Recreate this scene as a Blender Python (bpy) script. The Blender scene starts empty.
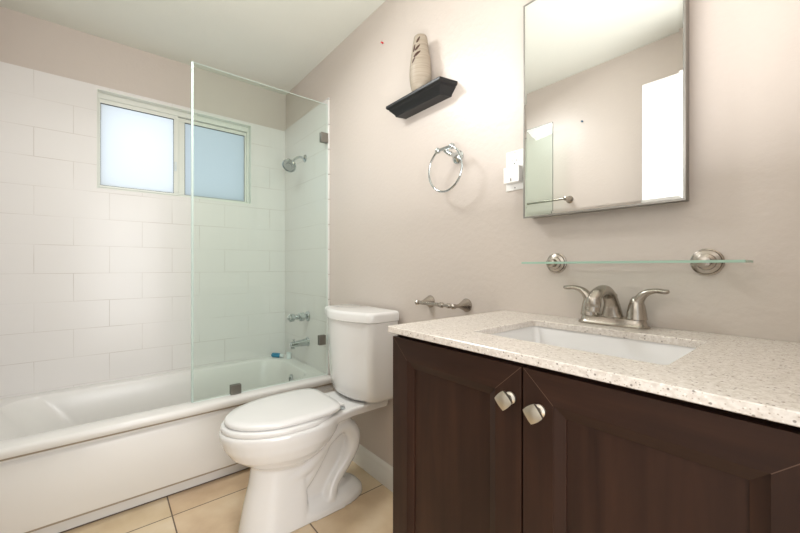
import bpy, bmesh, math, random
from mathutils import Vector, Matrix
random.seed(4)
PI = math.pi
SC = bpy.context.scene
COL = SC.collection

# ---------------------------------------------------------------- camera, world, lights, exposure
cam_d = bpy.data.cameras.new('camera'); cam = bpy.data.objects.new('camera', cam_d); COL.objects.link(cam)
cam_d.sensor_width = 36.0; cam_d.lens = 358.0 / 800.0 * 36.0; cam_d.clip_start = 0.01
YAW = math.atan(295 / 358.0)
cam.location = (2.684, -1.075, 1.08)
cam.rotation_euler = (PI / 2, 0, math.atan2(-(-math.cos(YAW)), math.sin(YAW)))
SC.camera = cam

w = bpy.data.worlds.new('world'); SC.world = w; w.use_nodes = True
w.node_tree.nodes['Background'].inputs[0].default_value = (0.86, 0.93, 1.0, 1)
w.node_tree.nodes['Background'].inputs[1].default_value = 1.3

def area(name, loc, direction, sx, sy, power, color=(1, 1, 1)):
    d = bpy.data.lights.new(name, 'AREA'); d.shape = 'RECTANGLE'; d.size = sx; d.size_y = sy
    d.energy = power; d.color = color
    o = bpy.data.objects.new(name, d); COL.objects.link(o); o.location = loc
    o.rotation_euler = Vector(direction).to_track_quat('-Z', 'Y').to_euler()
    return o
area('hall_fill', (3.95, -0.88, 1.15), (-1, 0, 0.0), 1.5, 2.0, 54, (0.95, 0.975, 1.0))  # unseen fill added in the hall, shines in through the doorway
area('bounce_fill', (2.26, -0.74, 1.28), (0, 0, 1), 0.6, 0.6, 14.5, (0.98, 0.99, 1.0))  # added upward fill, brightens the room by way of the ceiling
area('added_lamp_light', (1.12, -0.86, 2.27), (.22, .05, -1), 0.3, 0.3, 10, (0.97, 1.0, 1.0))  # unseen light added under the dome, lifts counter, floor and seat
LAMP = 5.0       # radiance of the added ceiling dome
SC.view_settings.view_transform = 'Standard'; SC.view_settings.look = 'None'
SC.view_settings.gamma = 1; SC.view_settings.exposure = 0.19
SC.view_settings.use_curve_mapping = False

# ---------------------------------------------------------------- materials
def srgb(r, g, b):
    f = lambda c: (c / 255 / 12.92) if c / 255 <= .04045 else ((c / 255 + .055) / 1.055) ** 2.4
    return (f(r), f(g), f(b), 1)
def mat(name, col, rough=.5, metal=0., bump=None, coat=0., spec=.5):
    m = bpy.data.materials.new(name); m.use_nodes = True
    b = m.node_tree.nodes['Principled BSDF']
    b.inputs['Base Color'].default_value = col; b.inputs['Roughness'].default_value = rough
    b.inputs['Metallic'].default_value = metal; b.inputs['Coat Weight'].default_value = coat
    b.inputs['Specular IOR Level'].default_value = spec
    if bump:
        N = m.node_tree.nodes; L = m.node_tree.links
        t = N.new('ShaderNodeNewGeometry'); n = N.new('ShaderNodeTexNoise'); n.inputs['Scale'].default_value = bump[0]
        n.inputs['Detail'].default_value = 4
        L.new(t.outputs['Position'], n.inputs['Vector'])
        bp = N.new('ShaderNodeBump'); bp.inputs['Strength'].default_value = bump[1]; bp.inputs['Distance'].default_value = bump[2]
        L.new(n.outputs['Fac'], bp.inputs['Height']); L.new(bp.outputs['Normal'], b.inputs['Normal'])
    return m
def node(m, t): return m.node_tree.nodes.new(t)
def ramp(m, stops):
    r = node(m, 'ShaderNodeValToRGB'); e = r.color_ramp.elements
    while len(e) < len(stops): e.new(.5)
    for i, (p, c) in enumerate(stops): e[i].position = p; e[i].color = c
    return r
def mixc(m, fac, a, b, mode='MIX'):
    x = node(m, 'ShaderNodeMix'); x.data_type = 'RGBA'; x.blend_type = mode; L = m.node_tree.links
    for s, v in ((0, fac), (6, a), (7, b)):
        if hasattr(v, 'links'): L.new(v, x.inputs[s])
        else: x.inputs[s].default_value = v
    return x.outputs[2]
def math_n(m, op, a, b=0.):
    x = node(m, 'ShaderNodeMath'); x.operation = op; L = m.node_tree.links
    for s, v in ((0, a), (1, b)):
        if hasattr(v, 'links'): L.new(v, x.inputs[s])
        else: x.inputs[s].default_value = v
    return x.outputs[0]

M = {}
M['paint'] = mat('beige_wall_paint', srgb(205, 194, 185), .34, bump=(55, .25, .004), spec=.45)
M['ceiling'] = mat('ceiling_paint', srgb(224, 224, 214), .7, bump=(90, .15, .003))
M['porcelain'] = mat('white_porcelain', srgb(232, 230, 228), .12, coat=.4)
M['tub'] = mat('tub_enamel', srgb(230, 227, 223), .26, coat=.1)
M['seat'] = mat('seat_plastic', srgb(230, 228, 226), .22)
M['white_trim'] = mat('white_trim_paint', srgb(232, 230, 224), .35)
M['door_white'] = mat('door_white_paint', srgb(222, 221, 217), .45)
M['frame_white'] = mat('window_frame_vinyl', srgb(228, 229, 221), .35)
M['gasket'] = mat('dark_gasket', srgb(60, 62, 60), .6)
M['chrome'] = mat('chrome', srgb(196, 202, 203), .08, 1.)
M['nickel'] = mat('brushed_nickel', srgb(176, 168, 158), .27, 1.)
M['knob'] = mat('satin_nickel_knob', srgb(206, 199, 186), .34, 1.)
M['clip'] = mat('clip_nickel', srgb(150, 149, 144), .35, 1.)
M['mirror'] = mat('mirror_silver', (.90, .91, .90, 1), .0, 1.)
M['mirror_edge'] = mat('mirror_frame_steel', srgb(160, 157, 152), .4, 1.)
M['black'] = mat('black_lacquered_wood', srgb(19, 19, 21), .42, bump=(40, .2, .003))
M['plastic'] = mat('white_plastic', srgb(238, 236, 232), .35)
M['slot'] = mat('dark_slot', srgb(50, 48, 46), .6)
M['wood_joint'] = mat('mitre_joint_line', srgb(92, 66, 52), .5)
M['toe'] = mat('dark_toe_kick', srgb(20, 14, 12), .6)
M['blue'] = mat('blue_bottle_plastic', srgb(40, 130, 165), .3)
M['clear'] = mat('pale_bottle_plastic', srgb(225, 232, 232), .25)
M['red'] = mat('red_pin_plastic', srgb(205, 40, 50), .4)
M['teal'] = mat('blue_pin_plastic', srgb(20, 80, 110), .4)
M['grout'] = mat('caulk', srgb(190, 182, 170), .7)
M['seam'] = mat('stained_seam', srgb(160, 146, 126), .7)
M['caulk_dark'] = mat('dark_floor_caulk', srgb(96, 80, 66), .7)
M['seal'] = mat('clear_vinyl_seal', srgb(184, 200, 193), .25)

def emis(name, col, st):
    m = mat(name, (.8, .8, .8, 1), .3); b = m.node_tree.nodes['Principled BSDF']
    b.inputs['Emission Color'].default_value = col; b.inputs['Emission Strength'].default_value = st
    b.inputs['Base Color'].default_value = (.3, .3, .3, 1); return m
M['dome'] = emis('lamp_dome_glass', (1, .99, .98, 1), LAMP)

def pane_mat(name, col):
    m = bpy.data.materials.new(name); m.use_nodes = True; N = m.node_tree.nodes; L = m.node_tree.links; N.clear()
    out = N.new('ShaderNodeOutputMaterial'); mx = N.new('ShaderNodeMixShader'); t = N.new('ShaderNodeBsdfTranslucent')
    gl = N.new('ShaderNodeBsdfGlossy'); gl.inputs['Roughness'].default_value = .3
    t.inputs['Color'].default_value = col; mx.inputs['Fac'].default_value = .05
    L.new(t.outputs[0], mx.inputs[1]); L.new(gl.outputs[0], mx.inputs[2]); L.new(mx.outputs[0], out.inputs['Surface']); return m
M['pane_a'] = pane_mat('frosted_glass_bright', (.93, .95, .97, 1))
M['pane_b'] = pane_mat('frosted_glass_screened', (.72, .76, .78, 1))

def glass_mat(name, tint, ior=1.45):
    m = bpy.data.materials.new(name); m.use_nodes = True; N = m.node_tree.nodes; L = m.node_tree.links; N.clear()
    out = N.new('ShaderNodeOutputMaterial'); mx = N.new('ShaderNodeMixShader'); t = N.new('ShaderNodeBsdfTransparent')
    gl = N.new('ShaderNodeBsdfGlossy'); gl.inputs['Roughness'].default_value = 0.0
    t.inputs['Color'].default_value = tint
    fr = N.new('ShaderNodeFresnel'); fr.inputs['IOR'].default_value = ior
    g = N.new('ShaderNodeNewGeometry')
    inv = math_n(m, 'SUBTRACT', 1.0, g.outputs['Backfacing'])
    fac = math_n(m, 'MULTIPLY', fr.outputs['Fac'], inv)
    L.new(fac, mx.inputs['Fac']); L.new(t.outputs[0], mx.inputs[1]); L.new(gl.outputs[0], mx.inputs[2])
    L.new(mx.outputs[0], out.inputs['Surface']); return m
M['glass'] = glass_mat('green_shower_glass', (.94, .978, .958, 1))
M['glass_edge'] = mat('glass_edge_green', srgb(244, 251, 247), .2)
M['shelf_glass'] = glass_mat('clear_shelf_glass', (.95, .99, .975, 1))
M['shelf_edge'] = mat('shelf_glass_edge', srgb(160, 190, 172), .25)

def tile_mat():
    m = mat('glazed_wall_tile', srgb(229, 225, 222), .25); L = m.node_tree.links; b = m.node_tree.nodes['Principled BSDF']
    g = node(m, 'ShaderNodeNewGeometry'); sp = node(m, 'ShaderNodeSeparateXYZ'); L.new(g.outputs['Position'], sp.inputs[0])
    sn = node(m, 'ShaderNodeSeparateXYZ'); L.new(g.outputs['Normal'], sn.inputs[0])
    ax = math_n(m, 'ABSOLUTE', sn.outputs[0]); isx = math_n(m, 'GREATER_THAN', ax, .5)
    mixh = node(m, 'ShaderNodeMix'); L.new(isx, mixh.inputs[0]); L.new(sp.outputs[0], mixh.inputs[2]); L.new(sp.outputs[1], mixh.inputs[3])
    hx = math_n(m, 'ADD', mixh.outputs[0], 1.055 + .31 * 20 + .155); hz = math_n(m, 'ADD', sp.outputs[2], -1.042 + .155 * 20)
    c = node(m, 'ShaderNodeCombineXYZ'); L.new(hx, c.inputs[0]); L.new(hz, c.inputs[1])
    br = node(m, 'ShaderNodeTexBrick'); L.new(c.outputs[0], br.inputs['Vector'])
    br.inputs['Scale'].default_value = 1; br.inputs['Brick Width'].default_value = .31; br.inputs['Row Height'].default_value = .155
    br.inputs['Mortar Size'].default_value = .0018; br.inputs['Mortar Smooth'].default_value = .3; br.offset = .5
    br.inputs['Color1'].default_value = (0, 0, 0, 1); br.inputs['Color2'].default_value = (0, 0, 0, 1); br.inputs['Mortar'].default_value = (1, 1, 1, 1)
    n = node(m, 'ShaderNodeTexNoise'); n.inputs['Scale'].default_value = 3.2; L.new(g.outputs['Position'], n.inputs['Vector'])
    rp = ramp(m, [(.40, (.15, .15, .15, 1)), (.62, (1, 1, 1, 1))]); L.new(n.outputs['Fac'], rp.inputs['Fac'])
    f = math_n(m, 'MULTIPLY', br.outputs['Fac'], rp.outputs['Color'])
    col = mixc(m, f, srgb(229, 225, 222), srgb(206, 199, 193)); L.new(col, b.inputs['Base Color'])
    bp = node(m, 'ShaderNodeBump'); bp.inputs['Strength'].default_value = .35; bp.inputs['Distance'].default_value = .002; bp.invert = True
    n2 = node(m, 'ShaderNodeTexNoise'); n2.inputs['Scale'].default_value = 7; L.new(g.outputs['Position'], n2.inputs['Vector'])
    h = math_n(m, 'ADD', br.outputs['Fac'], math_n(m, 'MULTIPLY', n2.outputs['Fac'], 1.2))
    L.new(h, bp.inputs['Height']); L.new(bp.outputs['Normal'], b.inputs['Normal'])
    return m
M['tile'] = tile_mat()

def floor_mat():
    m = mat('beige_ceramic_floor_tile', srgb(214, 190, 155), .3); L = m.node_tree.links; b = m.node_tree.nodes['Principled BSDF']
    g = node(m, 'ShaderNodeNewGeometry'); mp = node(m, 'ShaderNodeMapping'); L.new(g.outputs['Position'], mp.inputs[0])
    mp.inputs['Location'].default_value = (-.86 + .40 * 10, .85 + .44 * 10, 0)
    br = node(m, 'ShaderNodeTexBrick'); L.new(mp.outputs[0], br.inputs['Vector']); br.offset = 0
    br.inputs['Scale'].default_value = 1; br.inputs['Brick Width'].default_value = .40; br.inputs['Row Height'].default_value = .44
    br.inputs['Mortar Size'].default_value = .0028; br.inputs['Mortar Smooth'].default_value = .1
    br.inputs['Color1'].default_value = (0, 0, 0, 1); br.inputs['Color2'].default_value = (1, 1, 1, 1); br.inputs['Mortar'].default_value = (0, 0, 0, 1)
    n = node(m, 'ShaderNodeTexNoise'); n.inputs['Scale'].default_value = 6; n.inputs['Detail'].default_value = 6; L.new(g.outputs['Position'], n.inputs['Vector'])
    rp = ramp(m, [(.3, srgb(206, 180, 145)), (.55, srgb(221, 198, 166)), (.75, srgb(230, 211, 184))]); L.new(n.outputs['Fac'], rp.inputs['Fac'])
    c2 = mixc(m, .12, rp.outputs['Color'], br.outputs['Color'], 'OVERLAY')
    col = mixc(m, br.outputs['Fac'], c2, srgb(108, 88, 72)); L.new(col, b.inputs['Base Color'])
    bp = node(m, 'ShaderNodeBump'); bp.invert = True; bp.inputs['Strength'].default_value = .5; bp.inputs['Distance'].default_value = .002
    L.new(br.outputs['Fac'], bp.inputs['Height']); L.new(bp.outputs['Normal'], b.inputs['Normal'])
    return m
M['floor'] = floor_mat()

def quartz_mat():
    m = mat('speckled_beige_quartz', srgb(214, 203, 190), .22); L = m.node_tree.links; b = m.node_tree.nodes['Principled BSDF']
    g = node(m, 'ShaderNodeNewGeometry')
    def v(scale, lo, hi):
        x = node(m, 'ShaderNodeTexVoronoi'); x.inputs['Scale'].default_value = scale; L.new(g.outputs['Position'], x.inputs['Vector'])
        sh = node(m, 'ShaderNodeSeparateColor'); L.new(x.outputs['Color'], sh.inputs[0])
        near = node(m, 'ShaderNodeMapRange'); near.inputs[1].default_value = .22; near.inputs[2].default_value = .38; near.inputs[3].default_value = 1; near.inputs[4].default_value = 0
        L.new(x.outputs['Distance'], near.inputs[0])
        on = math_n(m, 'GREATER_THAN', sh.outputs[0], lo)
        return math_n(m, 'MULTIPLY', math_n(m, 'MULTIPLY', near.outputs[0], on), hi)
    n = node(m, 'ShaderNodeTexNoise'); n.inputs['Scale'].default_value = 140; n.inputs['Detail'].default_value = 3; L.new(g.outputs['Position'], n.inputs['Vector'])
    rp = ramp(m, [(.35, srgb(207, 197, 187)), (.6, srgb(224, 216, 208))]); L.new(n.outputs['Fac'], rp.inputs['Fac'])
    c = mixc(m, v(330, .72, .55), rp.outputs['Color'], srgb(150, 126, 104))
    c = mixc(m, v(190, .86, .7), c, srgb(92, 78, 70))
    c = mixc(m, v(200, .85, .7), c, srgb(240, 236, 228))
    L.new(c, b.inputs['Base Color']); return m
M['quartz'] = quartz_mat()

def wood_mat(name, vertical=True):
    m = mat(name, srgb(52, 30, 23), .42, spec=.22); L = m.node_tree.links; b = m.node_tree.nodes['Principled BSDF']
    g = node(m, 'ShaderNodeNewGeometry'); mp = node(m, 'ShaderNodeMapping'); L.new(g.outputs['Position'], mp.inputs[0])
    mp.inputs['Scale'].default_value = (20, 20, 1.6) if vertical else (1.6, 20, 20)
    n = node(m, 'ShaderNodeTexNoise'); n.inputs['Scale'].default_value = 1.6; n.inputs['Detail'].default_value = 6; n.inputs['Distortion'].default_value = .6
    L.new(mp.outputs[0], n.inputs['Vector'])
    rp = ramp(m, [(.3, srgb(44, 26, 19)), (.5, srgb(54, 33, 24)), (.72, srgb(68, 43, 31))]); L.new(n.outputs['Fac'], rp.inputs['Fac'])
    n2 = node(m, 'ShaderNodeTexNoise'); n2.inputs['Scale'].default_value = 5; L.new(g.outputs['Position'], n2.inputs['Vector'])
    c = mixc(m, math_n(m, 'MULTIPLY', n2.outputs['Fac'], .7), rp.outputs['Color'], srgb(38, 26, 20)); L.new(c, b.inputs['Base Color'])
    return m
M['wood_v'] = wood_mat('espresso_wood_upright'); M['wood_h'] = wood_mat('espresso_wood_crosswise', False)

def vase_mat():
    m = mat('ribbed_stoneware', srgb(190, 176, 154), .55); L = m.node_tree.links; b = m.node_tree.nodes['Principled BSDF']
    g = node(m, 'ShaderNodeNewGeometry'); mp = node(m, 'ShaderNodeMapping'); L.new(g.outputs['Position'], mp.inputs[0]); mp.inputs['Scale'].default_value = (6, 6, 110)
    n = node(m, 'ShaderNodeTexNoise'); n.inputs['Scale'].default_value = 1.5; n.inputs['Detail'].default_value = 4; L.new(mp.outputs[0], n.inputs['Vector'])
    rp = ramp(m, [(.3, srgb(150, 138, 122)), (.7, srgb(170, 157, 140))]); L.new(n.outputs['Fac'], rp.inputs['Fac']); L.new(rp.outputs['Color'], b.inputs['Base Color'])
    bp = node(m, 'ShaderNodeBump'); bp.inputs['Strength'].default_value = .5; bp.inputs['Distance'].default_value = .002
    L.new(n.outputs['Fac'], bp.inputs['Height']); L.new(bp.outputs['Normal'], b.inputs['Normal']); return m
M['vase'] = vase_mat(); M['leafmark'] = mat('dark_brown_glaze', srgb(72, 44, 32), .5)

# ---------------------------------------------------------------- mesh helpers
def wloc(o):
    v = Vector((0, 0, 0))
    while o: v += o.location; o = o.parent
    return v
class MB:
    def __init__(s): s.v = []; s.f = []; s.m = []
    def add(s, vs, fs, mi=0):
        k = len(s.v); s.v += [tuple(p) for p in vs]; s.f += [[k + i for i in f] for f in fs]; s.m += [mi] * len(fs); return s
    def box(s, x0, x1, y0, y1, z0, z1, mi=0):
        x0, x1 = sorted((x0, x1)); y0, y1 = sorted((y0, y1)); z0, z1 = sorted((z0, z1))
        v = [(x, y, z) for x in (x0, x1) for y in (y0, y1) for z in (z0, z1)]
        return s.add(v, [(0, 1, 3, 2), (4, 6, 7, 5), (0, 4, 5, 1), (2, 3, 7, 6), (0, 2, 6, 4), (1, 5, 7, 3)], mi)
    def loft(s, rings, cap0=True, cap1=True, mi=0, closed=False):
        n = len(rings[0]); v = [p for r in rings for p in r]; f = []
        for i in range(len(rings) - (0 if closed else 1)):
            a = i * n; b = ((i + 1) % len(rings)) * n
            for j in range(n): f.append((a + j, a + (j + 1) % n, b + (j + 1) % n, b + j))
        if not closed:
            if cap0: f.append(tuple(range(n))[::-1])
            if cap1: f.append(tuple((len(rings) - 1) * n + j for j in range(n)))
        return s.add(v, f, mi)
    def lathe(s, prof, org=(0, 0, 0), axis=(0, 0, 1), n=40, mi=0, caps=True, flip=False):
        ax = Vector(axis).normalized(); u = ax.orthogonal().normalized(); w_ = ax.cross(u); o = Vector(org)
        rings = [[o + ax * h + (u * math.cos(2 * PI * j / n) + w_ * math.sin(2 * PI * j / n)) * r for j in range(n)] for r, h in prof]
        return s.loft(rings, caps, caps, mi)
    def tube(s, pts, rad, n=16, side=None, mi=0, closed=False, sub=0):
        """rad: number, list of numbers, or list of (r_side, r_up)"""
        P = [Vector(p) for p in pts]
        if not hasattr(rad, '__len__'): rad = [rad] * len(P)
        rad = [(r, r) if not hasattr(r, '__len__') else r for r in rad]
        if sub:
            Q = []; R_ = []
            for i in range(len(P) - 1):
                p0 = P[max(i - 1, 0)]; p1 = P[i]; p2 = P[i + 1]; p3 = P[min(i + 2, len(P) - 1)]
                for k in range(sub):
                    t = k / sub
                    Q.append(.5 * ((2 * p1) + (p2 - p0) * t + (2 * p0 - 5 * p1 + 4 * p2 - p3) * t * t + (3 * p1 - p0 - 3 * p2 + p3) * t ** 3))
                    R_.append(tuple(rad[i][q] * (1 - t) + rad[i + 1][q] * t for q in (0, 1)))
            Q.append(P[-1]); R_.append(rad[-1]); P, rad = Q, R_
        rings = []; N = len(P); prev = None
        for i, p in enumerate(P):
            if closed: t = (P[(i + 1) % N] - P[i - 1])
            else: t = P[min(i + 1, N - 1)] - P[max(i - 1, 0)]
            t.normalize()
            if side is not None: a = Vector(side) - t * t.dot(Vector(side))
            elif prev is None: a = t.orthogonal()
            else: a = prev - t * t.dot(prev)
            a.normalize(); prev = a; b = t.cross(a)
            rings.append([p + a * math.cos(2 * PI * j / n) * rad[i][0] + b * math.sin(2 * PI * j / n) * rad[i][1] for j in range(n)])
        return s.loft(rings, True, True, mi, closed)
    def sphere(s, c, r, n=20, m=12, mi=0, sc=(1, 1, 1)):
        rings = []
        for i in range(1, m):
            th = PI * i / m
            rings.append([(c[0] + sc[0] * r * math.sin(th) * math.cos(2 * PI * j / n), c[1] + sc[1] * r * math.sin(th) * math.sin(2 * PI * j / n), c[2] - sc[2] * r * math.cos(th)) for j in range(n)])
        return s.loft(rings, True, True, mi)
    def build(s, name, mats, parent=None, bevel=0, seg=2, ang=35, smooth=True):
        if not isinstance(mats, (list, tuple)): mats = [mats]
        off = wloc(parent) if parent else Vector((0, 0, 0))
        me = bpy.data.meshes.new(name)
        if parent is None:      # origin at base centre
            xs, ys, zs = zip(*s.v); off = Vector(((min(xs) + max(xs)) / 2, (min(ys) + max(ys)) / 2, min(zs)))
        me.from_pydata([tuple(Vector(p) - off) for p in s.v], [], s.f)
        for m in mats: me.materials.append(m)
        for p, i in zip(me.polygons, s.m): p.material_index = i
        bm = bmesh.new(); bm.from_mesh(me); bmesh.ops.recalc_face_normals(bm, faces=bm.faces); bm.to_mesh(me); bm.free()
        o = bpy.data.objects.new(name, me); COL.objects.link(o)
        if parent: o.parent = parent
        else: o.location = off
        if smooth:
            me.shade_smooth() if hasattr(me, 'shade_smooth') else None
            me.set_sharp_from_angle(angle=math.radians(ang))
        if bevel:
            b = o.modifiers.new('bevel', 'BEVEL'); b.width = bevel; b.segments = seg; b.limit_method = 'ANGLE'; b.angle_limit = math.radians(32); b.harden_normals = True
        return o
def empty(name, loc, label=None, cat=None, group=None):
    o = bpy.data.objects.new(name, None); COL.objects.link(o); o.location = loc; o.empty_display_size = .05
    if label: tag(o, label, cat, group)
    return o
def tag(o, label, cat, group=None):
    o['label'] = label; o['category'] = cat
    if group: o['group'] = group
    return o
def struct(o, label=None):
    o['kind'] = 'structure'
    if label: o['label'] = label
    return o
def rrect(cx, cy, hx, hy, r, z, n=6, ax=(0, 1, 2)):
    """rounded rectangle outline at height z"""
    out = []
    for (sx, sy, a0) in ((1, 1, 0), (-1, 1, 90), (-1, -1, 180), (1, -1, 270)):
        for k in range(n + 1):
            a = math.radians(a0 + 90 * k / n)
            out.append((cx + sx * (hx - r) + r * math.cos(a), cy + sy * (hy - r) + r * math.sin(a), z))
    return out

# ---------------------------------------------------------------- room shell
H = 2.40; XW = 2.75; YL = -1.52
b = MB(); b.box(-.1, 2.85, YL - .1, .1, -.05, 0); struct(b.build('floor', M['floor'], smooth=False), 'beige square ceramic floor tiles with dark grout')
b = MB(); b.box(-.15, 2.85, YL - .1, .1, H, H + .05); struct(b.build('ceiling', M['ceiling'], smooth=False), 'flat off-white ceiling')
b = MB(); b.box(-.006, 2.85, 0, .1, 0, H); struct(b.build('wall_right', M['paint'], smooth=False), 'beige painted wall behind toilet and vanity')
b = MB(); b.box(-.006, 2.85, YL - .1, YL, 0, H); struct(b.build('wall_left', M['paint'], smooth=False), 'beige painted wall opposite the vanity')
# window wall with opening y WY0..WY1, z WZ0..WZ1
WY0, WY1, WZ0, WZ1 = -1.112, -.258, 1.530, 2.100
def holed(x0, x1, y0, y1, z0, z1):
    b = MB(); b.box(x0, x1, y0, WY0, z0, z1); b.box(x0, x1, WY1, y1, z0, z1); b.box(x0, x1, WY0, WY1, z0, WZ0)
    if z1 > WZ1 + .001: b.box(x0, x1, WY0, WY1, WZ1, z1)
    return b
struct(holed(-.15, -.006, YL - .1, .1, 0, H).build('wall_back', M['paint'], smooth=False), 'beige painted wall above the tub with a sliding window')
struct(holed(-.006, 0, YL, 0, .41, 2.118).build('trim_1', M['tile'], smooth=False), 'white glazed tile surround on the window wall')
b = MB(); b.box(0, .672, -.008, 0, .41, 2.127); struct(b.build('trim_2', M['tile'], smooth=False), 'white glazed tile on the shower head wall')
b = MB(); b.box(0, .70, YL, YL + .008, .41, 2.127); struct(b.build('trim_3', M['tile'], smooth=False), 'white glazed tile on the far end wall of tub')
b = MB()
z = .412
while z < 2.12:
    z1 = min(z + .153, 2.127); b.box(.673, .697, -.011, 0, z, z1 - .002); z += .155
struct(b.build('trim_4', M['tub'], bevel=.003), 'narrow white bullnose tile strip edging the shower')
# front wall with doorway
DY0, DY1, DZ = -1.215, -.555, 2.04
b = MB(); b.box(XW, 2.85, YL, DY0, 0, H); b.box(XW, 2.85, DY1, 0, 0, H); b.box(XW, 2.85, DY0, DY1, DZ, H)
struct(b.build('wall_front', M['paint'], smooth=False))
b = MB(); b.box(2.735, 2.75, DY1, DY1 + .04, 0, DZ + .05); b.box(2.735, 2.75, DY0 - .06, DY0, 0, DZ + .05); b.box(2.735, 2.75, DY0, DY1, DZ, DZ + .05)
struct(b.build('trim_5', M['white_trim'], bevel=.003))
# hall beyond the doorway
b = MB(); b.box(2.85, 4.1, -2.0, .4, -.05, 0); struct(b.build('floor_hall', M['floor'], smooth=False))
b = MB(); b.box(4.1, 4.15, -2.0, .4, 0, H); struct(b.build('wall_hall', M['paint'], smooth=False))
b = MB(); b.box(2.85, 4.15, -2.0, .4, H, H + .05); struct(b.build('ceiling_hall', M['ceiling'], smooth=False))
# baseboards
def baseboard(x0, x1, y, sgn, name):
    prof = [(0, 0), (.014, 0), (.014, .075), (.011, .084), (.012, .090), (.007, .104), (.003, .110), (0, .110)]
    b = MB(); b.loft([[(x, y + sgn * p[0], p[1]) for p in prof] for x in (x0, x1)])
    o = b.build(name, M['white_trim'], ang=50); struct(o, 'white moulded baseboard'); return o
baseboard(.755, 1.958, 0, -1, 'baseboard_right'); baseboard(.755, 2.735, YL, 1, 'baseboard_left')

# window
win = empty('window_1', (-.05, (WY0 + WY1) / 2, WZ0)); struct(win, 'two-pane frosted sliding window in a pale frame')
b = MB()   # painted reveal lining
t = .004
b.box(-.15, .001, WY0, WY0 + t, WZ0, WZ1); b.box(-.15, .001, WY1 - t, WY1, WZ0, WZ1); b.box(-.15, .001, WY0 + t, WY1 - t, WZ0, WZ0 + t); b.box(-.15, .001, WY0 + t, WY1 - t, WZ1 - t, WZ1)
b.build('window_reveal', M['frame_white'], win)
b = MB(); x0, x1 = -.085, -.045
b.box(x0, x1, WY0 + t, WY1 - t, WZ1 - .036, WZ1 - t); b.box(x0, x1, WY0 + t, WY1 - t, WZ0 + t, WZ0 + .014)
b.box(x0, x1, WY0 + t, WY0 + .016, WZ0 + .014, WZ1 - .036); b.box(x0, x1, WY1 - .016, WY1 - t, WZ0 + .014, WZ1 - .036)
b.build('window_frame', M['frame_white'], win, bevel=.002)
b = MB(); b.box(-.084, -.070, WY0 + .016, WY1 - .016, WZ1 - .0383, WZ1 - .0362); b.build('gasket', M['gasket'], win)
def sash(y0, y1, xf, xb, pm, wl, wr):
    z0, z1 = WZ0 + .014, WZ1 - .0385
    fr = MB(); fr.box(xb, xf, y0, y1, z1 - .024, z1); fr.box(xb, xf, y0, y1, z0, z0 + .012); fr.box(xb, xf, y0, y0 + wl, z0 + .012, z1 - .024); fr.box(xb, xf, y1 - wr, y1, z0 + .012, z1 - .024)
    f = fr.build('sash', M['frame_white'], win, bevel=.002)
    g = MB(); xm = (xf + xb) / 2
    g.box(xm - .0015, xm + .0015, y0 + wl + .003, y1 - wr - .003, z0 + .015, z1 - .027); g.build('pane', pm, f)
    k = MB(); a, c, d, e = y0 + wl, y1 - wr, z0 + .012, z1 - .024; q = .003
    k.box(xm, xf - .002, a, c, e - q, e); k.box(xm, xf - .002, a, c, d, d + q * .6); k.box(xm, xf - .002, a, a + q * .6, d, e); k.box(xm, xf - .002, c - q * .6, c, d, e)
    k.build('gasket', M['gasket'], f); return f
s1 = sash(WY0 + .010, -.706, -.042, -.062, M['pane_a'], .006, .024)
s2 = sash(-.716, WY1 - .010, -.064, -.084, M['pane_b'], .050, .018)
b = MB(); b.box(-.042, -.034, -.727, -.715, 1.70, 1.76); b.box(-.034, -.026, -.724, -.718, 1.715, 1.735); b.build('latch', M['clear'], s1, bevel=.002)

b = MB(); b.box(-.75, -.15, -2.2, .7, 2.16, 2.22); struct(b.build('added_overhang', M['white_trim'], smooth=False), 'unseen overhang added outside to shade the window top')  # overhang added out of view to darken the pane tops
# open door leaf, doorway
dr = empty('door_1', (2.73, -1.21, 0)); struct(dr, 'open white slab door swung against the far wall')
b = MB(); b.box(2.043, 2.728, -1.235, -1.20, .01, 2.03); b.build('door_leaf', M['door_white'], dr, bevel=.002)
b = MB()
for sg, y in ((-1, -1.235),):
    b.lathe([(.032, 0), (.032, .005), (.02, .012), (.011, .016), (.011, .035), (.024, .042), (.029, .055), (.024, .066), (.008, .07)], (2.105, y, .95), (0, sg, 0), 28)
b.build('door_handle', M['nickel'], dr)
b = MB()
for z in (.25, 1.0, 1.8): b.lathe([(.006, 0), (.006, .09)], (2.733, -1.198, z), (0, 0, 1), 12)
b.build('hinge', M['nickel'], dr)

# ---------------------------------------------------------------- added dome lamp, unseen above the view
cl = empty('added_ceiling_lamp', (1.12, -.86, H - .09), 'round frosted dome ceiling lamp added out of view to light the room', 'ceiling lamp')
b = MB(); b.lathe([(.17, H), (.17, H - .018), (.155, H - .03), (.01, H - .03)], (1.12, -.86, 0)); b.build('lamp_base', M['nickel'], cl)
b = MB(); b.lathe([(.15 * math.cos(a), H - .03 - .055 * math.sin(a)) for a in [PI / 2 * k / 10 for k in range(10)]] + [(.004, H - .085)], (1.12, -.86, 0)); b.build('lamp_shade', M['dome'], cl)

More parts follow.
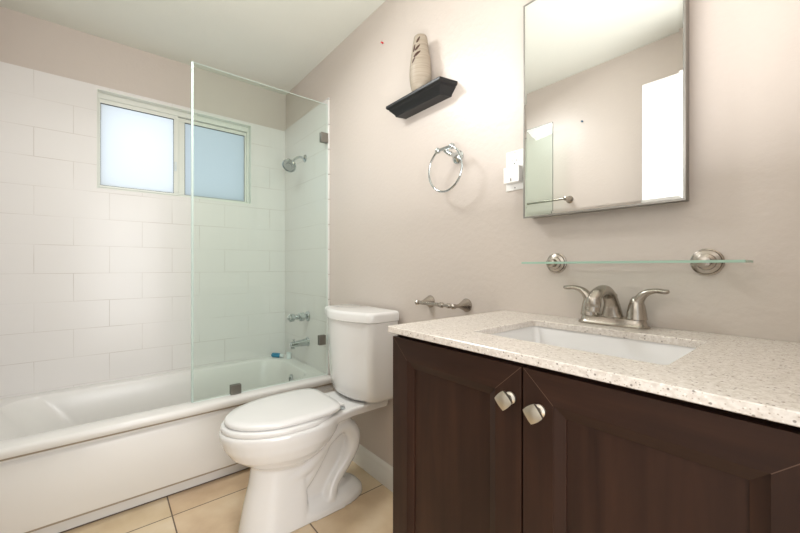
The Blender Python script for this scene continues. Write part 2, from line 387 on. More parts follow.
# ---------------------------------------------------------------- bathtub
tub = empty('bathtub', (.37, -.76, 0), 'long white enamel bathtub with a stepped apron along the window wall', 'bathtub')
def rr(x0, x1, y0, y1, r, z): return rrect((x0 + x1) / 2, (y0 + y1) / 2, (x1 - x0) / 2, (y1 - y0) / 2, r, z, 10)
tx0, tx1, ty0, ty1 = .001, .752, YL + .001, -.009
rings = [rr(tx0, tx1 - .004, ty0, ty1, .004, .374), rr(tx0, tx1, ty0, ty1, .004, .380), rr(tx0, tx1, ty0, ty1, .006, .398), rr(tx0, tx1 - .004, ty0, ty1, .008, .407), rr(tx0, tx1 - .012, ty0, ty1, .010, .411)]
ix0, ix1, iy0, iy1 = .075, .645, -1.45, -.095
rings += [rr(ix0 - .012, ix1 + .012, iy0 - .012, iy1 + .012, .13, .411), rr(ix0 - .004, ix1 + .004, iy0 - .004, iy1 + .004, .13, .408), rr(ix0, ix1, iy0, iy1, .13, .400),
          rr(ix0 + .012, ix1 - .010, iy0 + .04, iy1 - .008, .14, .35), rr(ix0 + .03, ix1 - .025, iy0 + .13, iy1 - .025, .15, .22), rr(ix0 + .045, ix1 - .04, iy0 + .22, iy1 - .04, .15, .12),
          rr(ix0 + .075, ix1 - .07, iy0 + .27, iy1 - .07, .14, .085), rr(ix0 + .14, ix1 - .13, iy0 + .36, iy1 - .14, .1, .075)]
rings = [r_ for r_ in rings]
b = MB(); b.loft(rings, False, True)
shell = b.build('tub_shell', M['tub'], tub, ang=50)
b = MB()   # apron: raised front skirt with recessed band under the rim
pr_ = [(.60, .372), (.737, .372), (.737, .366), (.725, .360), (.725, .352), (.735, .343), (.738, .335), (.738, .085), (.733, .070), (.722, .066), (.70, .066), (.692, .060), (.692, .0), (.60, .0)]
b.loft([[(x, y, z) for x, z in pr_] for y in (YL + .001, -.001)])
b.build('apron', M['tub'], tub, ang=40)
b = MB(); b.lathe([(.030, 0), (.030, .003), (.024, .007), (.008, .009)], (.36, -.109, .325), (0, -1, .15), 28); b.box(.357, .363, -.122, -.117, .315, .337)
b.build('overflow_plate', M['chrome'], tub)
b = MB(); b.lathe([(.024, 0), (.024, .003), (.012, .004)], (.36, -.34, .0755), (0, 0, 1), 24); b.build('drain', M['chrome'], tub)

for nm, x_, z0, z1, mt in (('rim_seam', .7372, .3635, .3722, 'seam'), ('skirt_seam', .7345, .0655, .0725, 'seam'), ('floor_caulk', .6935, 0, .005, 'caulk_dark')):
    b = MB(); b.box(.60, x_, YL + .001, -.001, z0, z1); b.build(nm, M[mt], tub)
# bottle lying on the tub corner ledge
bt = empty('bottle', (.06, -.05, .411), 'small blue toiletry bottle with pale cap lying on tub corner ledge', 'bottle')
dv = Vector((.62, .42, 0)).normalized(); p0 = Vector((.042, -.122, .411 + .0165))
b = MB(); b.lathe([(.004, 0), (.014, .002), (.0165, .008), (.0165, .060), (.011, .068), (.008, .070)], p0, dv, 24); b.build('bottle_body', M['blue'], bt)
b = MB(); b.lathe([(.010, .070), (.0125, .072), (.0125, .09), (.010, .094), (.003, .094)], p0, dv, 24); b.build('bottle_cap', M['clear'], bt)
cu = empty('cup', (.15, -.04, .411), 'small pale plastic cup standing on tub ledge beside blue bottle', 'cup')
b = MB(); b.lathe([(.001, .411), (.015, .411), (.018, .455), (.016, .455), (.0135, .415), (.001, .415)], (.165, -.045, 0), (0, 0, 1), 24); b.build('cup_body', M['clear'], cu)

# ---------------------------------------------------------------- shower fittings
sh = empty('shower_fixture', (.36, -.01, 1.83), 'round chrome shower head on a bent arm high on the end wall', 'shower head')
b = MB(); b.lathe([(.026, 0), (.026, .003), (.018, .010), (.009, .013)], (.36, -.008, 1.825), (0, -1, 0), 28); b.build('flange', M['chrome'], sh)
b = MB(); b.tube([(.36, -.012, 1.825), (.36, -.045, 1.828), (.36, -.078, 1.812), (.36, -.10, 1.785)], .0085, 14, side=(1, 0, 0), sub=6); b.build('shower_arm', M['chrome'], sh)
b = MB(); dn = Vector((.42, -.50, -.55)).normalized()
b.lathe([(.010, -.004), (.015, .002), (.015, .014), (.011, .018), (.024, .028), (.042, .044), (.047, .052), (.047, .062), (.040, .066), (.038, .061), (.022, .061), (.020, .065), (.006, .065)], (.36, -.10, 1.785), dn, 36)
b.build('spray_head', M['chrome'], sh)
sv = empty('shower_valve', (.40, -.01, .74), 'chrome tub faucet valve with two stacked lobed handles on the end wall', 'faucet valve')
b = MB(); b.lathe([(.034, 0), (.034, .004), (.026, .012), (.018, .016)], (.405, -.008, .742), (0, -1, 0), 32); b.build('escutcheon', M['chrome'], sv)
def lobed(org, h0, h1, r, n=48, k=5):
    o = Vector(org); rings = []
    for t_, rs in ((0, .7), (.12, .95), (.3, 1), (.7, 1), (.88, .95), (1, .65)):
        h = h0 + (h1 - h0) * t_
        rings.append([o + Vector((math.cos(2 * PI * j / n), 0, math.sin(2 * PI * j / n))) * r * rs * (1 + .12 * math.cos(k * 2 * PI * j / n)) + Vector((0, -h, 0)) for j in range(n)])
    return rings
b = MB(); b.loft(lobed((.405, -.008, .742), .028, .068, .027)); b.lathe([(.014, .01), (.014, .075), (.017, .078), (.017, .084), (.012, .09), (.012, .10)], (.405, -.008, .742), (0, -1, 0), 24)
b.build('diverter_handle', M['chrome'], sv)
b = MB(); b.loft(lobed((.405, -.008, .742), .098, .135, .024)); b.lathe([(.012, .13), (.012, .142), (.004, .146)], (.405, -.008, .742), (0, -1, 0), 24)
b.build('volume_handle', M['chrome'], sv)
ts = tag(MB().lathe([(.031, 0), (.031, .004), (.027, .008), (.025, .02), (.021, .07), (.020, .10), (.018, .118), (.010, .124)], (.40, -.008, .567), (0, -1, -.06), 32).lathe([(.016, 0), (.016, .03), (.013, .032)], (.40, -.113, .565), (0, -.15, -1), 24).lathe([(.005, 0), (.005, .012), (.009, .014), (.009, .02), (.004, .022)], (.40, -.108, .575), (0, 0, 1), 16).build('tub_spout', M['chrome']), 'chrome tub spout projecting from the tiled end wall above overflow', 'tub spout')

# fixed glass panel and clips
gp = empty('shower_glass_panel', (.686, -.375, .412), 'tall fixed green-tinted glass shower panel standing on tub rim', 'shower screen')
def glass_slab(x0, x1, y0, y1, z0, z1, thin):
    b = MB(); b.box(x0, x1, y0, y1, z0, z1)
    order = ['x', 'x', 'y', 'y', 'z', 'z']
    b.m = [0 if o_ == thin else 1 for o_ in order]; return b
glass_slab(.681, .690, -.742, -.013, .413, 2.082, 'x').build('glass_pane', [M['glass'], M['glass_edge']], gp, smooth=False)
b = MB(); b.box(.6795, .6915, -.750, -.741, .416, 2.080); b.build('edge_seal', M['seal'], gp)
def clip(y0, y1, z0, z1, foot=False):
    b = MB(); b.box(.690, .698, y0, y1, z0, z1); b.box(.673, .681, y0, y1, z0, z1)
    b.build('glass_clip', M['clip'], gp, bevel=.002)
clip(-.060, -.012, 1.842, 1.902); clip(-.072, -.028, .600, .660); clip(-.573, -.520, .413, .462)
# hinged glass door folded open against the opposite wall
gd = empty('shower_glass_door', (.70, -1.42, .42), 'hinged green-tinted glass shower door folded open against the opposite wall, seen in the mirror', 'shower door')
glass_slab(.715, 1.445, -1.424, -1.416, .43, 2.08, 'y').build('glass_pane', [M['glass'], M['gasket']], gd, smooth=False)
b = MB()
for z in (.62, 1.85): b.box(.700, .755, -1.431, -1.409, z, z + .06); b.box(.699, .714, YL + .0015, -1.431, z + .005, z + .055)
b.build('hinge', M['clip'], gd, bevel=.002)

# ---------------------------------------------------------------- toilet
TX = 1.19
toilet = empty('toilet', (TX, -.4, 0), 'white two-piece toilet with closed lid between tub and vanity', 'toilet')
def egg(y0, y1, hw, z, n=48, back=.6, sq=2.3):
    """elongated outline, front (y0) rounder and longer, back squarer"""
    out = []; yw = y0 + (y1 - y0) * .56
    for j in range(n):
        a = 2 * PI * j / n; c, s_ = math.cos(a), math.sin(a)
        e = 2.0 if s_ < 0 else sq
        cx = math.copysign(abs(c) ** (2 / e), c); sy = math.copysign(abs(s_) ** (2 / e), s_)
        y = yw + (sy * (y1 - yw) if s_ > 0 else sy * (yw - y0))
        out.append((TX + hw * cx, y, z))
    return out
BM = MB()
# bowl
BM.loft([egg(-.58, -.40, .07, .235), egg(-.60, -.36, .09, .262), egg(-.645, -.32, .125, .292), egg(-.695, -.29, .16, .33), egg(-.722, -.26, .177, .37), egg(-.736, -.245, .186, .41), egg(-.738, -.24, .188, .430), egg(-.733, -.245, .184, .440)])
# front pedestal column
BM.loft([egg(-.672, -.40, .098, .0, sq=7), egg(-.664, -.405, .094, .05, sq=7), egg(-.648, -.41, .087, .13, sq=7), egg(-.630, -.41, .083, .20, sq=6), egg(-.62, -.40, .082, .26, sq=4), egg(-.62, -.38, .09, .31)])
# foot plate
BM.loft([egg(-.60, -.105, .102, .0, sq=2.6), egg(-.60, -.108, .100, .03, sq=2.6), egg(-.58, -.13, .085, .055, sq=2.6), egg(-.56, -.16, .06, .075, sq=2.6)])
# inner web under the bowl
BM.loft([egg(-.58, -.20, .055, .05), egg(-.55, -.19, .050, .2), egg(-.52, -.16, .055, .36)])
# deck below the tank
def deck(z, hw, y0=-.40, y1=-.02): return [(TX + s * hw * k, y, z) for s, k, y in ((1, 1.32, y0), (1, 1.12, -.29), (1, .98, -.20), (1, .98, y1), (-1, .98, y1), (-1, .98, -.20), (-1, 1.12, -.29), (-1, 1.32, y0))]
BM.loft([deck(.395, .09), deck(.408, .125), deck(.440, .134), deck(.448, .128)])
# sculpted trapway on both sides
for s in (-1, 1):
    q = TX + s * .05
    BM.tube([(q, -.50, .20), (q, -.40, .235), (q, -.31, .315), (q, -.23, .352), (q, -.178, .305), (q, -.178, .24), (q, -.215, .18), (q + s * .006, -.28, .11), (q + s * .012, -.305, .05)], [.036, .038, .036, .036, .036, .034, .030, .028, .034], 20, side=(1, 0, 0), sub=6)
    BM.tube([(TX + s * .035, -.52, .10), (TX + s * .04, -.43, .15), (TX + s * .045, -.35, .25), (TX + s * .05, -.28, .37), (TX + s * .06, -.2, .41)], [.040, .036, .034, .034, .03], 20, side=(1, 0, 0), sub=6)
bowl = BM.build('bowl', M['porcelain'], toilet)
rm = bowl.modifiers.new('remesh', 'REMESH'); rm.mode = 'VOXEL'; rm.voxel_size = .0055; rm.use_smooth_shade = True
sm = bowl.modifiers.new('smooth', 'SMOOTH'); sm.iterations = 7; sm.factor = .5
# seat and lid
def ringset(spec): return [egg(*s) for s in spec]
b = MB(); b.loft(ringset([(-.727, -.272, .176, .439), (-.731, -.270, .179, .443), (-.731, -.270, .179, .457), (-.725, -.274, .174, .461)])); b.build('seat', M['seat'], toilet, ang=60)
b = MB(); b.loft(ringset([(-.712, -.278, .165, .463, 64, .6, 5), (-.718, -.274, .170, .467, 64, .6, 5), (-.718, -.274, .170, .477, 64, .6, 5), (-.711, -.278, .164, .483, 64, .6, 5), (-.68, -.30, .14, .486, 64, .6, 5), (-.60, -.36, .07, .488, 64, .6, 4)])); b.build('lid', M['seat'], toilet, ang=60)
for s in (-1, 1):
    b = MB(); b.box(TX + s * .07 - .02, TX + s * .07 + .02, -.272, -.240, .446, .464); b.build('hinge_cap', M['seat'], toilet, bevel=.006, seg=3)
b = MB(); b.lathe([(.016, .0), (.016, .004), (.012, .006), (.003, .007)], (TX + .100, -.262, .4485), (0, 0, 1), 20); b.build('hinge_bolt', M['chrome'], toilet)
for s in (-1, 1):
    b = MB(); b.lathe([(.013, 0), (.013, .008), (.009, .018), (.003, .021)], (TX + s * .074, -.30, .052), (0, 0, 1), 20); b.build('bolt_cap', M['plastic'], toilet)
# tank: bowed front
def tank_ring(hw, yf, bow, z, yb=-.022, n=14, cr=.045):
    hw += .018; yf -= .006; TX = 1.180
    out = [(TX + hw, yb, z)]
    pts = []
    for k in range(n + 1):
        t_ = 1 - 2 * k / n
        pts.append((TX + hw * (math.sin(t_ * PI / 2 * .8) / math.sin(PI / 2 * .8)) * (1 - .0 * t_), yf - bow * (1 - abs(t_) ** 3), z))
    def corner(s):
        cx, cy = TX + s * (hw - cr), yf + cr + .004
        return [(cx + s * cr * math.cos(PI / 2 * k / 6), cy - cr * math.sin(PI / 2 * k / 6), z) for k in range(7)]
    mid = [(TX + (hw - cr) * (1 - 2 * k / 12), 0, z) for k in range(1, 12)]
    mid = [(p[0], yf + .004 - bow * (1 - (abs(p[0] - TX) / (hw - cr)) ** 2), z) for p in mid]
    out += corner(1) + mid + corner(-1)[::-1]; out.append((TX - hw, yb, z)); return out
b = MB(); b.loft([tank_ring(.14, -.13, .03, .449), tank_ring(.162, -.15, .035, .458), tank_ring(.174, -.165, .04, .475), tank_ring(.180, -.170, .043, .52), tank_ring(.187, -.178, .045, .68), tank_ring(.192, -.184, .047, .828)])
b.build('tank', M['porcelain'], toilet, ang=50)
b = MB(); b.loft([tank_ring(.194, -.184, .047, .826), tank_ring(.200, -.190, .048, .830), tank_ring(.201, -.191, .048, .860), tank_ring(.196, -.187, .047, .870), tank_ring(.184, -.176, .045, .8735)])
b.build('tank_lid', M['porcelain'], toilet, ang=50)

# ---------------------------------------------------------------- vanity cabinet
CZ = .9105
vc = empty('vanity_cabinet', (2.355, -.25, 0), 'dark espresso wood vanity cabinet with two panelled doors', 'cabinet')
b = MB(); b.box(1.958, 1.980, -.482, -.001, .09, CZ - .001); b.box(2.730, 2.748, -.482, -.001, .09, CZ - .001); b.box(1.980, 2.730, -.012, -.001, .09, CZ - .001)
b.box(1.980, 2.730, -.482, -.012, .09, .108); b.box(1.980, 2.730, -.482, -.468, CZ - .03, CZ - .001); b.box(2.32, 2.34, -.482, -.464, .108, CZ - .03); b.box(2.67, 2.73, -.482, -.464, .108, CZ - .03)
b.build('body', M['wood_v'], vc)
b = MB(); b.box(1.975, 2.748, -.43, -.002, 0, .09); b.build('toe_kick', M['toe'], vc)
def cab_door(x0, x1, z0, z1):
    yf, yb = -.502, -.483; sw, rw = .055, .052; bv = .018; dp = .011
    d = MB()
    # recessed panel slab with solid back
    xi0, xi1, zi0, zi1 = x0 + sw, x1 - sw, z0 + rw, z1 - rw
    xp0, xp1, zp0, zp1 = xi0 + bv, xi1 - bv, zi0 + bv, zi1 - bv
    def q(a, c, mi): d.add([a[0], a[1], c[1], c[0]], [(0, 1, 2, 3)], mi)
    O = [(x0, z0), (x1, z0), (x1, z1), (x0, z1)]; I = [(xi0, zi0), (xi1, zi0), (xi1, zi1), (xi0, zi1)]; P = [(xp0, zp0), (xp1, zp0), (xp1, zp1), (xp0, zp1)]
    Y1 = yf + .0018; Y2 = yf + dp
    def p3(pt, y): return (pt[0], y, pt[1])
    for i in range(4):
        j = (i + 1) % 4; mi = 1 if i % 2 == 0 else 0
        q([p3(O[i], yf), p3(O[j], yf)], [p3(I[i], yf), p3(I[j], yf)], mi)
        q([p3(I[i], yf), p3(I[j], yf)], [p3(I[i], Y1), p3(I[j], Y1)], mi)
        q([p3(I[i], Y1), p3(I[j], Y1)], [p3(P[i], Y2 - .003), p3(P[j], Y2 - .003)], mi)
        q([p3(P[i], Y2 - .003), p3(P[j], Y2 - .003)], [p3(P[i], Y2), p3(P[j], Y2)], mi)
        q([p3(O[i], yf), p3(O[j], yf)], [p3(O[i], yb), p3(O[j], yb)], mi)
    d.add([p3(k, Y2) for k in P], [(0, 1, 2, 3)], 0); d.add([p3(k, yb) for k in O], [(0, 1, 2, 3)], 0)
    o = d.build('door', [M['wood_v'], M['wood_h']], vc, smooth=False)
    # mitre joints: thin dark grooves
    for i in range(4):
        g = MB(); a = Vector(p3(O[i], yf - .0001)); c = Vector(p3(I[i], yf - .0001)); t_ = (c - a).normalized(); n_ = Vector((t_.z, 0, -t_.x)) * .0005
        g.add([a + n_, a - n_, c - n_, c + n_, a + n_ + Vector((0, .001, 0)), a - n_ + Vector((0, .001, 0)), c - n_ + Vector((0, .001, 0)), c + n_ + Vector((0, .001, 0))], [(0, 1, 2, 3), (4, 5, 6, 7), (0, 1, 5, 4), (2, 3, 7, 6)], 0)
        g.build('mitre_joint', M['wood_joint'], o, smooth=False)
    return o
d1 = cab_door(1.960, 2.3285, .10, CZ - .010); d2 = cab_door(2.3325, 2.694, .10, CZ - .010)
def knob(x, z, rot, par, y=-.502):
    b = MB(); b.lathe([(.011, 0), (.011, .003), (.007, .006), (.0065, .016), (.009, .020)], (x, y, z), (0, -1, 0), 20)
    n = 9; h = .0140; V = []; c, s = math.cos(rot), math.sin(rot)
    def pt(u, v, back):
        k = 1 + .0
        uu = u * (1 - .10 * v * v) * h; vv = v * (1 - .10 * u * u) * h
        yy = y - (.0185 if back else .0245 + .0035 * (1 - u * u) * (1 - v * v) )
        return (x + uu * c - vv * s, yy, z + uu * s + vv * c)
    V = [pt(-1 + 2 * i / n, -1 + 2 * j / n, False) for i in range(n + 1) for j in range(n + 1)]
    V2 = [pt((-1 + 2 * i / n) * .92, (-1 + 2 * j / n) * .92, True) for i in range(n + 1) for j in range(n + 1)]
    F = [(i * (n + 1) + j, (i + 1) * (n + 1) + j, (i + 1) * (n + 1) + j + 1, i * (n + 1) + j + 1) for i in range(n) for j in range(n)]
    K = len(V); F += [tuple(K + q for q in f)[::-1] for f in F]
    per = [i * (n + 1) for i in range(n + 1)] + [n * (n + 1) + j for j in range(1, n + 1)] + [i * (n + 1) + n for i in range(n - 1, -1, -1)] + [j for j in range(n - 1, 0, -1)]
    F += [(per[k], per[(k + 1) % len(per)], K + per[(k + 1) % len(per)], K + per[k]) for k in range(len(per))]
    b.add(V + V2, F); return b.build('knob', M['knob'], par, ang=45)
knob(2.307, .840, math.radians(45), d1); knob(2.364, .834, math.radians(38), d2)

# countertop with sink cut-out
CT = .927
HX0, HX1, HY0, HY1 = 2.138, 2.518, -.404, -.128
ct = empty('countertop', (2.35, -.26, CZ), 'speckled beige quartz vanity countertop with rectangular sink cut-out', 'countertop')
def outl(x0, x1, y0, y1, r, z): return rr(x0, x1, y0, y1, r, z)
b = MB(); b.loft([outl(HX0, HX1, HY0, HY1, .010, CT - .0163), outl(1.952, 2.7485, -.511, -.001, .004, CT - .0163), outl(1.950, 2.7485, -.513, -.001, .004, CT - .0148), outl(1.950, 2.7485, -.513, -.001, .004, CT - .0015), outl(1.9515, 2.7485, -.5115, -.001, .004, CT),
          outl(HX0 - .002, HX1 + .002, HY0 - .002, HY1 + .002, .012, CT), outl(HX0, HX1, HY0, HY1, .010, CT - .002)], closed=True)
b.build('slab', M['quartz'], ct, ang=25)
sk = empty('sink', (2.328, -.262, .76), 'white rectangular undermount ceramic sink set in the countertop', 'sink')
e_ = .012
b = MB(); zt = CT - .0166
b.loft([rr(HX0 - .022, HX1 + .022, HY0 - .022, HY1 + .022, .02, zt - .012), rr(HX0 - .022, HX1 + .022, HY0 - .022, HY1 + .022, .02, zt), rr(HX0 - .004, HX1 + .004, HY0 - .004, HY1 + .004, .012, zt), rr(HX0 - .002, HX1 + .002, HY0 - .002, HY1 + .002, .014, zt - .006),
        rr(HX0 + .004, HX1 - .004, HY0 + .003, HY1 - .003, .035, zt - .06), rr(HX0 + .012, HX1 - .012, HY0 + .010, HY1 - .010, .04, zt - .105), rr(HX0 + .035, HX1 - .035, HY0 + .03, HY1 - .03, .04, zt - .122), rr(HX0 + .12, HX1 - .12, HY0 + .08, HY1 - .08, .02, zt - .127)], False, True)
b.build('basin', M['porcelain'], sk, ang=50)
b = MB(); b.lathe([(.022, 0), (.022, .003), (.016, .004), (.014, .002), (.003, .003)], (2.328, -.262, zt - .127), (0, 0, 1), 24); b.build('drain', M['chrome'], sk)

# faucet
fa = empty('faucet', (2.312, -.048, CT), 'brushed nickel two-handle faucet on the counter behind the sink', 'faucet')
FX, FY = 2.313, -.047
def frr(hx, hy, r, z, cy=FY): return rrect(FX, cy, hx, hy, r, z, 8)
b = MB(); b.loft([frr(.084, .028, .026, CT + .0005), frr(.084, .028, .026, CT + .004), frr(.079, .024, .023, CT + .008), frr(.076, .022, .021, CT + .020), frr(.070, .018, .017, CT + .023)])
b.build('base', M['nickel'], fa, ang=40)
b = MB(); b.tube([(FX, FY, CT + .012), (FX, FY, CT + .030), (FX, FY - .006, CT + .058), (FX, FY - .028, CT + .084), (FX, FY - .062, CT + .092), (FX, FY - .098, CT + .084), (FX, FY - .122, CT + .066)],
       [(.034, .021), (.024, .021), (.0175, .019), (.0155, .0155), (.0155, .0145), (.0160, .0135), (.0155, .012)], 28, side=(1, 0, 0), sub=6); b.build('spout', M['nickel'], fa, ang=50)
b = MB(); b.lathe([(.0155, 0), (.0175, .006), (.017, .022), (.0155, .024), (.0155, .034), (.012, .036), (.012, .033), (.002, .033)], (FX, FY - .114, CT + .078), (0, -.15, -1), 28); b.build('aerator', M['nickel'], fa)
b = MB(); b.tube([(FX, FY + .022, CT + .02), (FX, FY + .022, CT + .074)], .0022, 10); b.sphere((FX, FY + .022, CT + .076), .005, 14, 8); b.build('lift_rod', M['nickel'], fa)
for s in (-1, 1):
    hx = FX + s * .056
    b = MB(); b.lathe([(.0235, .021), (.0235, .023), (.0225, .026), (.021, .04), (.018, .055), (.0145, .068), (.010, .076), (.003, .079)], (hx, FY, CT), (0, 0, 1), 32)
    b.tube([(hx - s * .001, FY, CT + .050), (hx + s * .004, FY, CT + .068), (hx + s * .018, FY - .002, CT + .086), (hx + s * .040, FY - .004, CT + .094), (hx + s * .060, FY - .006, CT + .093), (hx + s * .068, FY - .006, CT + .094)],
           [(.016, .013), (.015, .0125), (.012, .009), (.010, .006), (.0115, .006), (.007, .004)], 18, side=(0, 1, 0), sub=6)
    b.build('handle', M['nickel'], fa, ang=60)

# ---------------------------------------------------------------- wall things
# medicine mirror
mr = empty('mirror', (2.262, 0, 1.232), 'tall rectangular wall mirror with thin steel edge above the vanity', 'mirror')
mx0, mx1, mz0, mz1, my = 2.057, 2.468, 1.232, 1.905, -.052
b = MB(); b.box(mx0 + .004, mx1 - .004, my + .006, -.0005, mz0 + .004, mz1 - .004); b.build('mirror_body', M['mirror_edge'], mr)
b = MB(); b.box(mx0 + .006, mx1 - .006, my, my + .005, mz0 + .006, mz1 - .006); 
b = MB()
fw, bw = .005, .012
def rct(a, y): return [(mx0 + a, y, mz0 + a), (mx1 - a, y, mz0 + a), (mx1 - a, y, mz1 - a), (mx0 + a, y, mz1 - a)]
b.loft([rct(fw, my + .004), rct(fw, my + .0005), rct(bw, my), ], False, True); b.build('mirror_glass', M['mirror'], mr, smooth=False)
b = MB(); b.loft([rct(0, my + .006), rct(0, my - .001), rct(fw * .8, my - .001), rct(fw, my + .001), rct(fw, my + .006)], closed=True); b.build('mirror_frame', M['mirror_edge'], mr, smooth=False)

# black ledge shelf
ls = MB()
def ledge(a, y, z): return [(1.392 + a, 0, z), (1.738 - a, 0, z), (1.720 - a, y * .97, z), (1.378 + a, y * .97, z)]
ls.loft([ledge(.030, -.052, 1.762), ledge(.030, -.054, 1.768), ledge(.024, -.060, 1.775), ledge(.014, -.070, 1.786), ledge(.010, -.074, 1.790), ledge(.010, -.076, 1.794), ledge(.003, -.082, 1.797), ledge(.0, -.086, 1.801), ledge(0, -.086, 1.811), ledge(.002, -.084, 1.813)])
tag(ls.build('ledge_shelf', M['black'], bevel=.0012), 'small black crown-moulded ledge shelf on the beige wall, vase on it', 'shelf')
# vase with carved leaf marks
VX, VY, VZ = 1.574, -.0485, 1.8135
vp = [(.031, 0), (.0355, .004), (.042, .025), (.0458, .052), (.0468, .075), (.0452, .105), (.0412, .14), (.0362, .175), (.0318, .205), (.0285, .226), (.0265, .232), (.0225, .229), (.021, .21)]
def vr(h):
    for (r0, h0), (r1, h1) in zip(vp[:11], vp[1:11]):
        if h0 <= h <= h1: return r0 + (r1 - r0) * (h - h0) / (h1 - h0)
    return .02
b = MB(); b.lathe(vp, (VX, VY, VZ), (0, 0, 1), 48)
ang_cam = math.atan2(-1.075 - VY, 2.684 - VX)
for th, h, L_, tilt in ((-.30, .205, .015, .5), (-.78, .172, .017, .10), (-.34, .170, .016, .75), (-.36, .142, .019, .95), (-.72, .118, .014, .6)):
    vs = []; n = 10
    for k in range(n):
        a = 2 * PI * k / n; u = math.cos(a) * L_; v_ = math.sin(a) * L_ * .34 * (1 - .3 * math.cos(a))
        dz = u * math.cos(tilt) - v_ * math.sin(tilt); ds = u * math.sin(tilt) + v_ * math.cos(tilt)
        r = vr(h + dz) + .0006; t_ = ang_cam + th + ds / r
        vs.append((VX + r * math.cos(t_), VY + r * math.sin(t_), VZ + h + dz))
    r = vr(h) + .0012; t_ = ang_cam + th; vs.append((VX + r * math.cos(t_), VY + r * math.sin(t_), VZ + h))
    b.add(vs, [(k, (k + 1) % n, n) for k in range(n)], 1)
tag(b.build('vase', [M['vase'], M['leafmark']], ang=50), 'tapered beige stoneware vase with dark leaf cut-outs on black ledge', 'vase')

# towel ring
tr = empty('towel_ring', (1.735, 0, 1.505), 'round chrome towel ring hanging on the beige wall below the black shelf', 'towel ring')
b = MB(); b.lathe([(.026, 0), (.026, .004), (.022, .007), (.023, .010), (.017, .016), (.011, .024), (.009, .034), (.009, .05)], (1.742, 0, 1.510), (0, -1, .12), 32)
b.tube([(1.742, -.045, 1.514), (1.735, -.058, 1.522), (1.726, -.062, 1.531)], [.009, .009, .008], 14)
b.tube([(1.694, -.062, 1.536), (1.762, -.062, 1.536)], [.006, .007], 14); b.sphere((1.690, -.062, 1.536), .0115); b.sphere((1.764, -.062, 1.536), .0115); b.build('bracket', M['chrome'], tr)
b = MB(); RR = .0865; a0 = math.radians(66)
b.tube([(1.727 + RR * math.cos(a), -.062, 1.457 + RR * math.sin(a)) for a in [PI - a0 + (2 * PI - (PI - 2 * a0)) * k / 60 for k in range(61)]], .0042, 12, side=(0, 1, 0)); b.build('ring', M['chrome'], tr)

# toilet paper holder
tp = empty('toilet_paper_holder', (1.68, 0, .93), 'empty brushed nickel toilet paper holder on wall beside the toilet tank', 'toilet paper holder')
for x in (1.585, 1.783):
    b = MB(); b.lathe([(.026, 0), (.026, .003), (.024, .006), (.014, .030), (.009, .042), (.007, .05), (.007, .066), (.0095, .068), (.0095, .082), (.005, .086)], (x, 0, .931), (0, -1, 0), 32); b.build('post', M['nickel'], tp)
b = MB(); b.lathe([(.007, 0), (.0075, .01), (.0075, .12), (.0105, .123), (.0105, .135), (.0065, .14), (.0065, .158), (.0095, .161), (.0095, .172), (.006, .176), (.006, .19)], (1.589, -.072, .931), (1, 0, 0), 24); b.build('roller', M['nickel'], tp)

# glass shelf
gs = empty('glass_shelf', (2.33, 0, 1.09), 'narrow clear glass shelf on two nickel rosettes under the mirror', 'shelf')
b = MB(); b.box(2.094, 2.575, -.122, -.018, 1.0878, 1.0932); b.m = [1, 1, 1, 1, 0, 0]; b.build('glass_plate', [M['shelf_glass'], M['shelf_edge']], gs, smooth=False)
for x in (2.140, 2.497):
    b = MB(); b.lathe([(.031, 0), (.031, .004), (.028, .006), (.0265, .005), (.0265, .009), (.019, .012), (.018, .016), (.012, .020), (.011, .034), (.013, .036), (.013, .042), (.004, .045)], (x, 0, 1.0905), (0, -1, 0), 36); b.build('rosette', M['nickel'], gs)

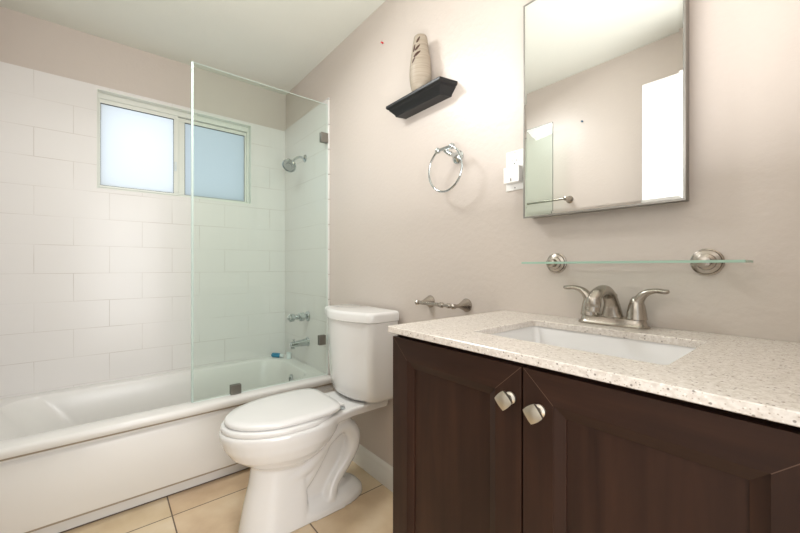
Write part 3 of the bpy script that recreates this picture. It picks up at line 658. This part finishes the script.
# outlet and plugged-in adapter
ou = empty('wall_outlet', (2.0, 0, 1.36), 'white double electrical outlet plate on wall left of the mirror', 'outlet')
b = MB(); b.box(1.962, 2.034, -.006, 0, 1.338, 1.472); b.build('cover_plate', M['plastic'], ou, bevel=.002)
for z in (1.375, 1.435):
    b = MB(); b.lathe([(.0165, 0), (.0165, .0025), (.015, .003)], (1.998, -.006, z), (0, -1, 0), 24); rc = b.build('receptacle', M['plastic'], ou)
    for k in range(3):
        b = MB()
        if k == 0: b.box(1.991, 1.9925, -.0096, -.0085, z - .001, z + .007)
        elif k == 1: b.box(2.0035, 2.005, -.0096, -.0085, z - .001, z + .006)
        else: b.lathe([(.0022, 0), (.0022, .001)], (1.998, -.0088, z - .008), (0, -1, 0), 10)
        b.build('socket_hole', M['slot'], rc)
for z in (1.4635, 1.346):
    b = MB(); b.lathe([(.002, 0), (.002, .0008)], (1.998, -.0062, z), (0, -1, 0), 10); b.build('screw', M['slot'], ou)
ad = empty('plug_adapter', (2.0, -.01, 1.36), 'white boxy plug-in adapter in the lower socket left of the mirror', 'adapter')
b = MB(); b.box(1.972, 2.030, -.036, -.0098, 1.358, 1.412); b.build('adapter_body', M['plastic'], ad, bevel=.003)
b = MB(); b.box(2.000, 2.003, -.0370, -.0358, 1.363, 1.373); b.build('indicator', M['slot'], ad)

# towel bar on the opposite wall
tb = empty('towel_bar', (1.3, YL, 1.55), 'nickel towel bar on opposite wall behind folded glass door, seen in the mirror', 'towel bar')
for x in (.94, 1.515):
    b = MB(); b.lathe([(.026, 0), (.026, .004), (.022, .008), (.013, .025), (.010, .04), (.010, .05), (.014, .053), (.014, .07), (.006, .074)], (x, YL, 1.545), (0, 1, 0), 28); b.build('post', M['nickel'], tb)
b = MB(); b.tube([(.94, YL + .062, 1.545), (1.515, YL + .062, 1.545)], .0075, 16); b.build('bar', M['nickel'], tb)
# pins
b = MB(); b.lathe([(.0045, 0), (.0045, .002), (.003, .004), (.003, .008), (.0045, .011), (.002, .012)], (1.245, 0, 2.20), (0, -1, 0), 16); tag(b.build('push_pin', M['red']), 'tiny red push pin in the beige wall left of the vase', 'push pin')
b = MB(); b.lathe([(.0055, 0), (.0055, .002), (.003, .004), (.003, .008), (.0055, .011), (.002, .012)], (1.600, YL, 2.06), (0, 1, 0), 16); tag(b.build('push_pin', M['teal']), 'tiny blue push pin in the opposite wall, seen in the mirror', 'push pin')
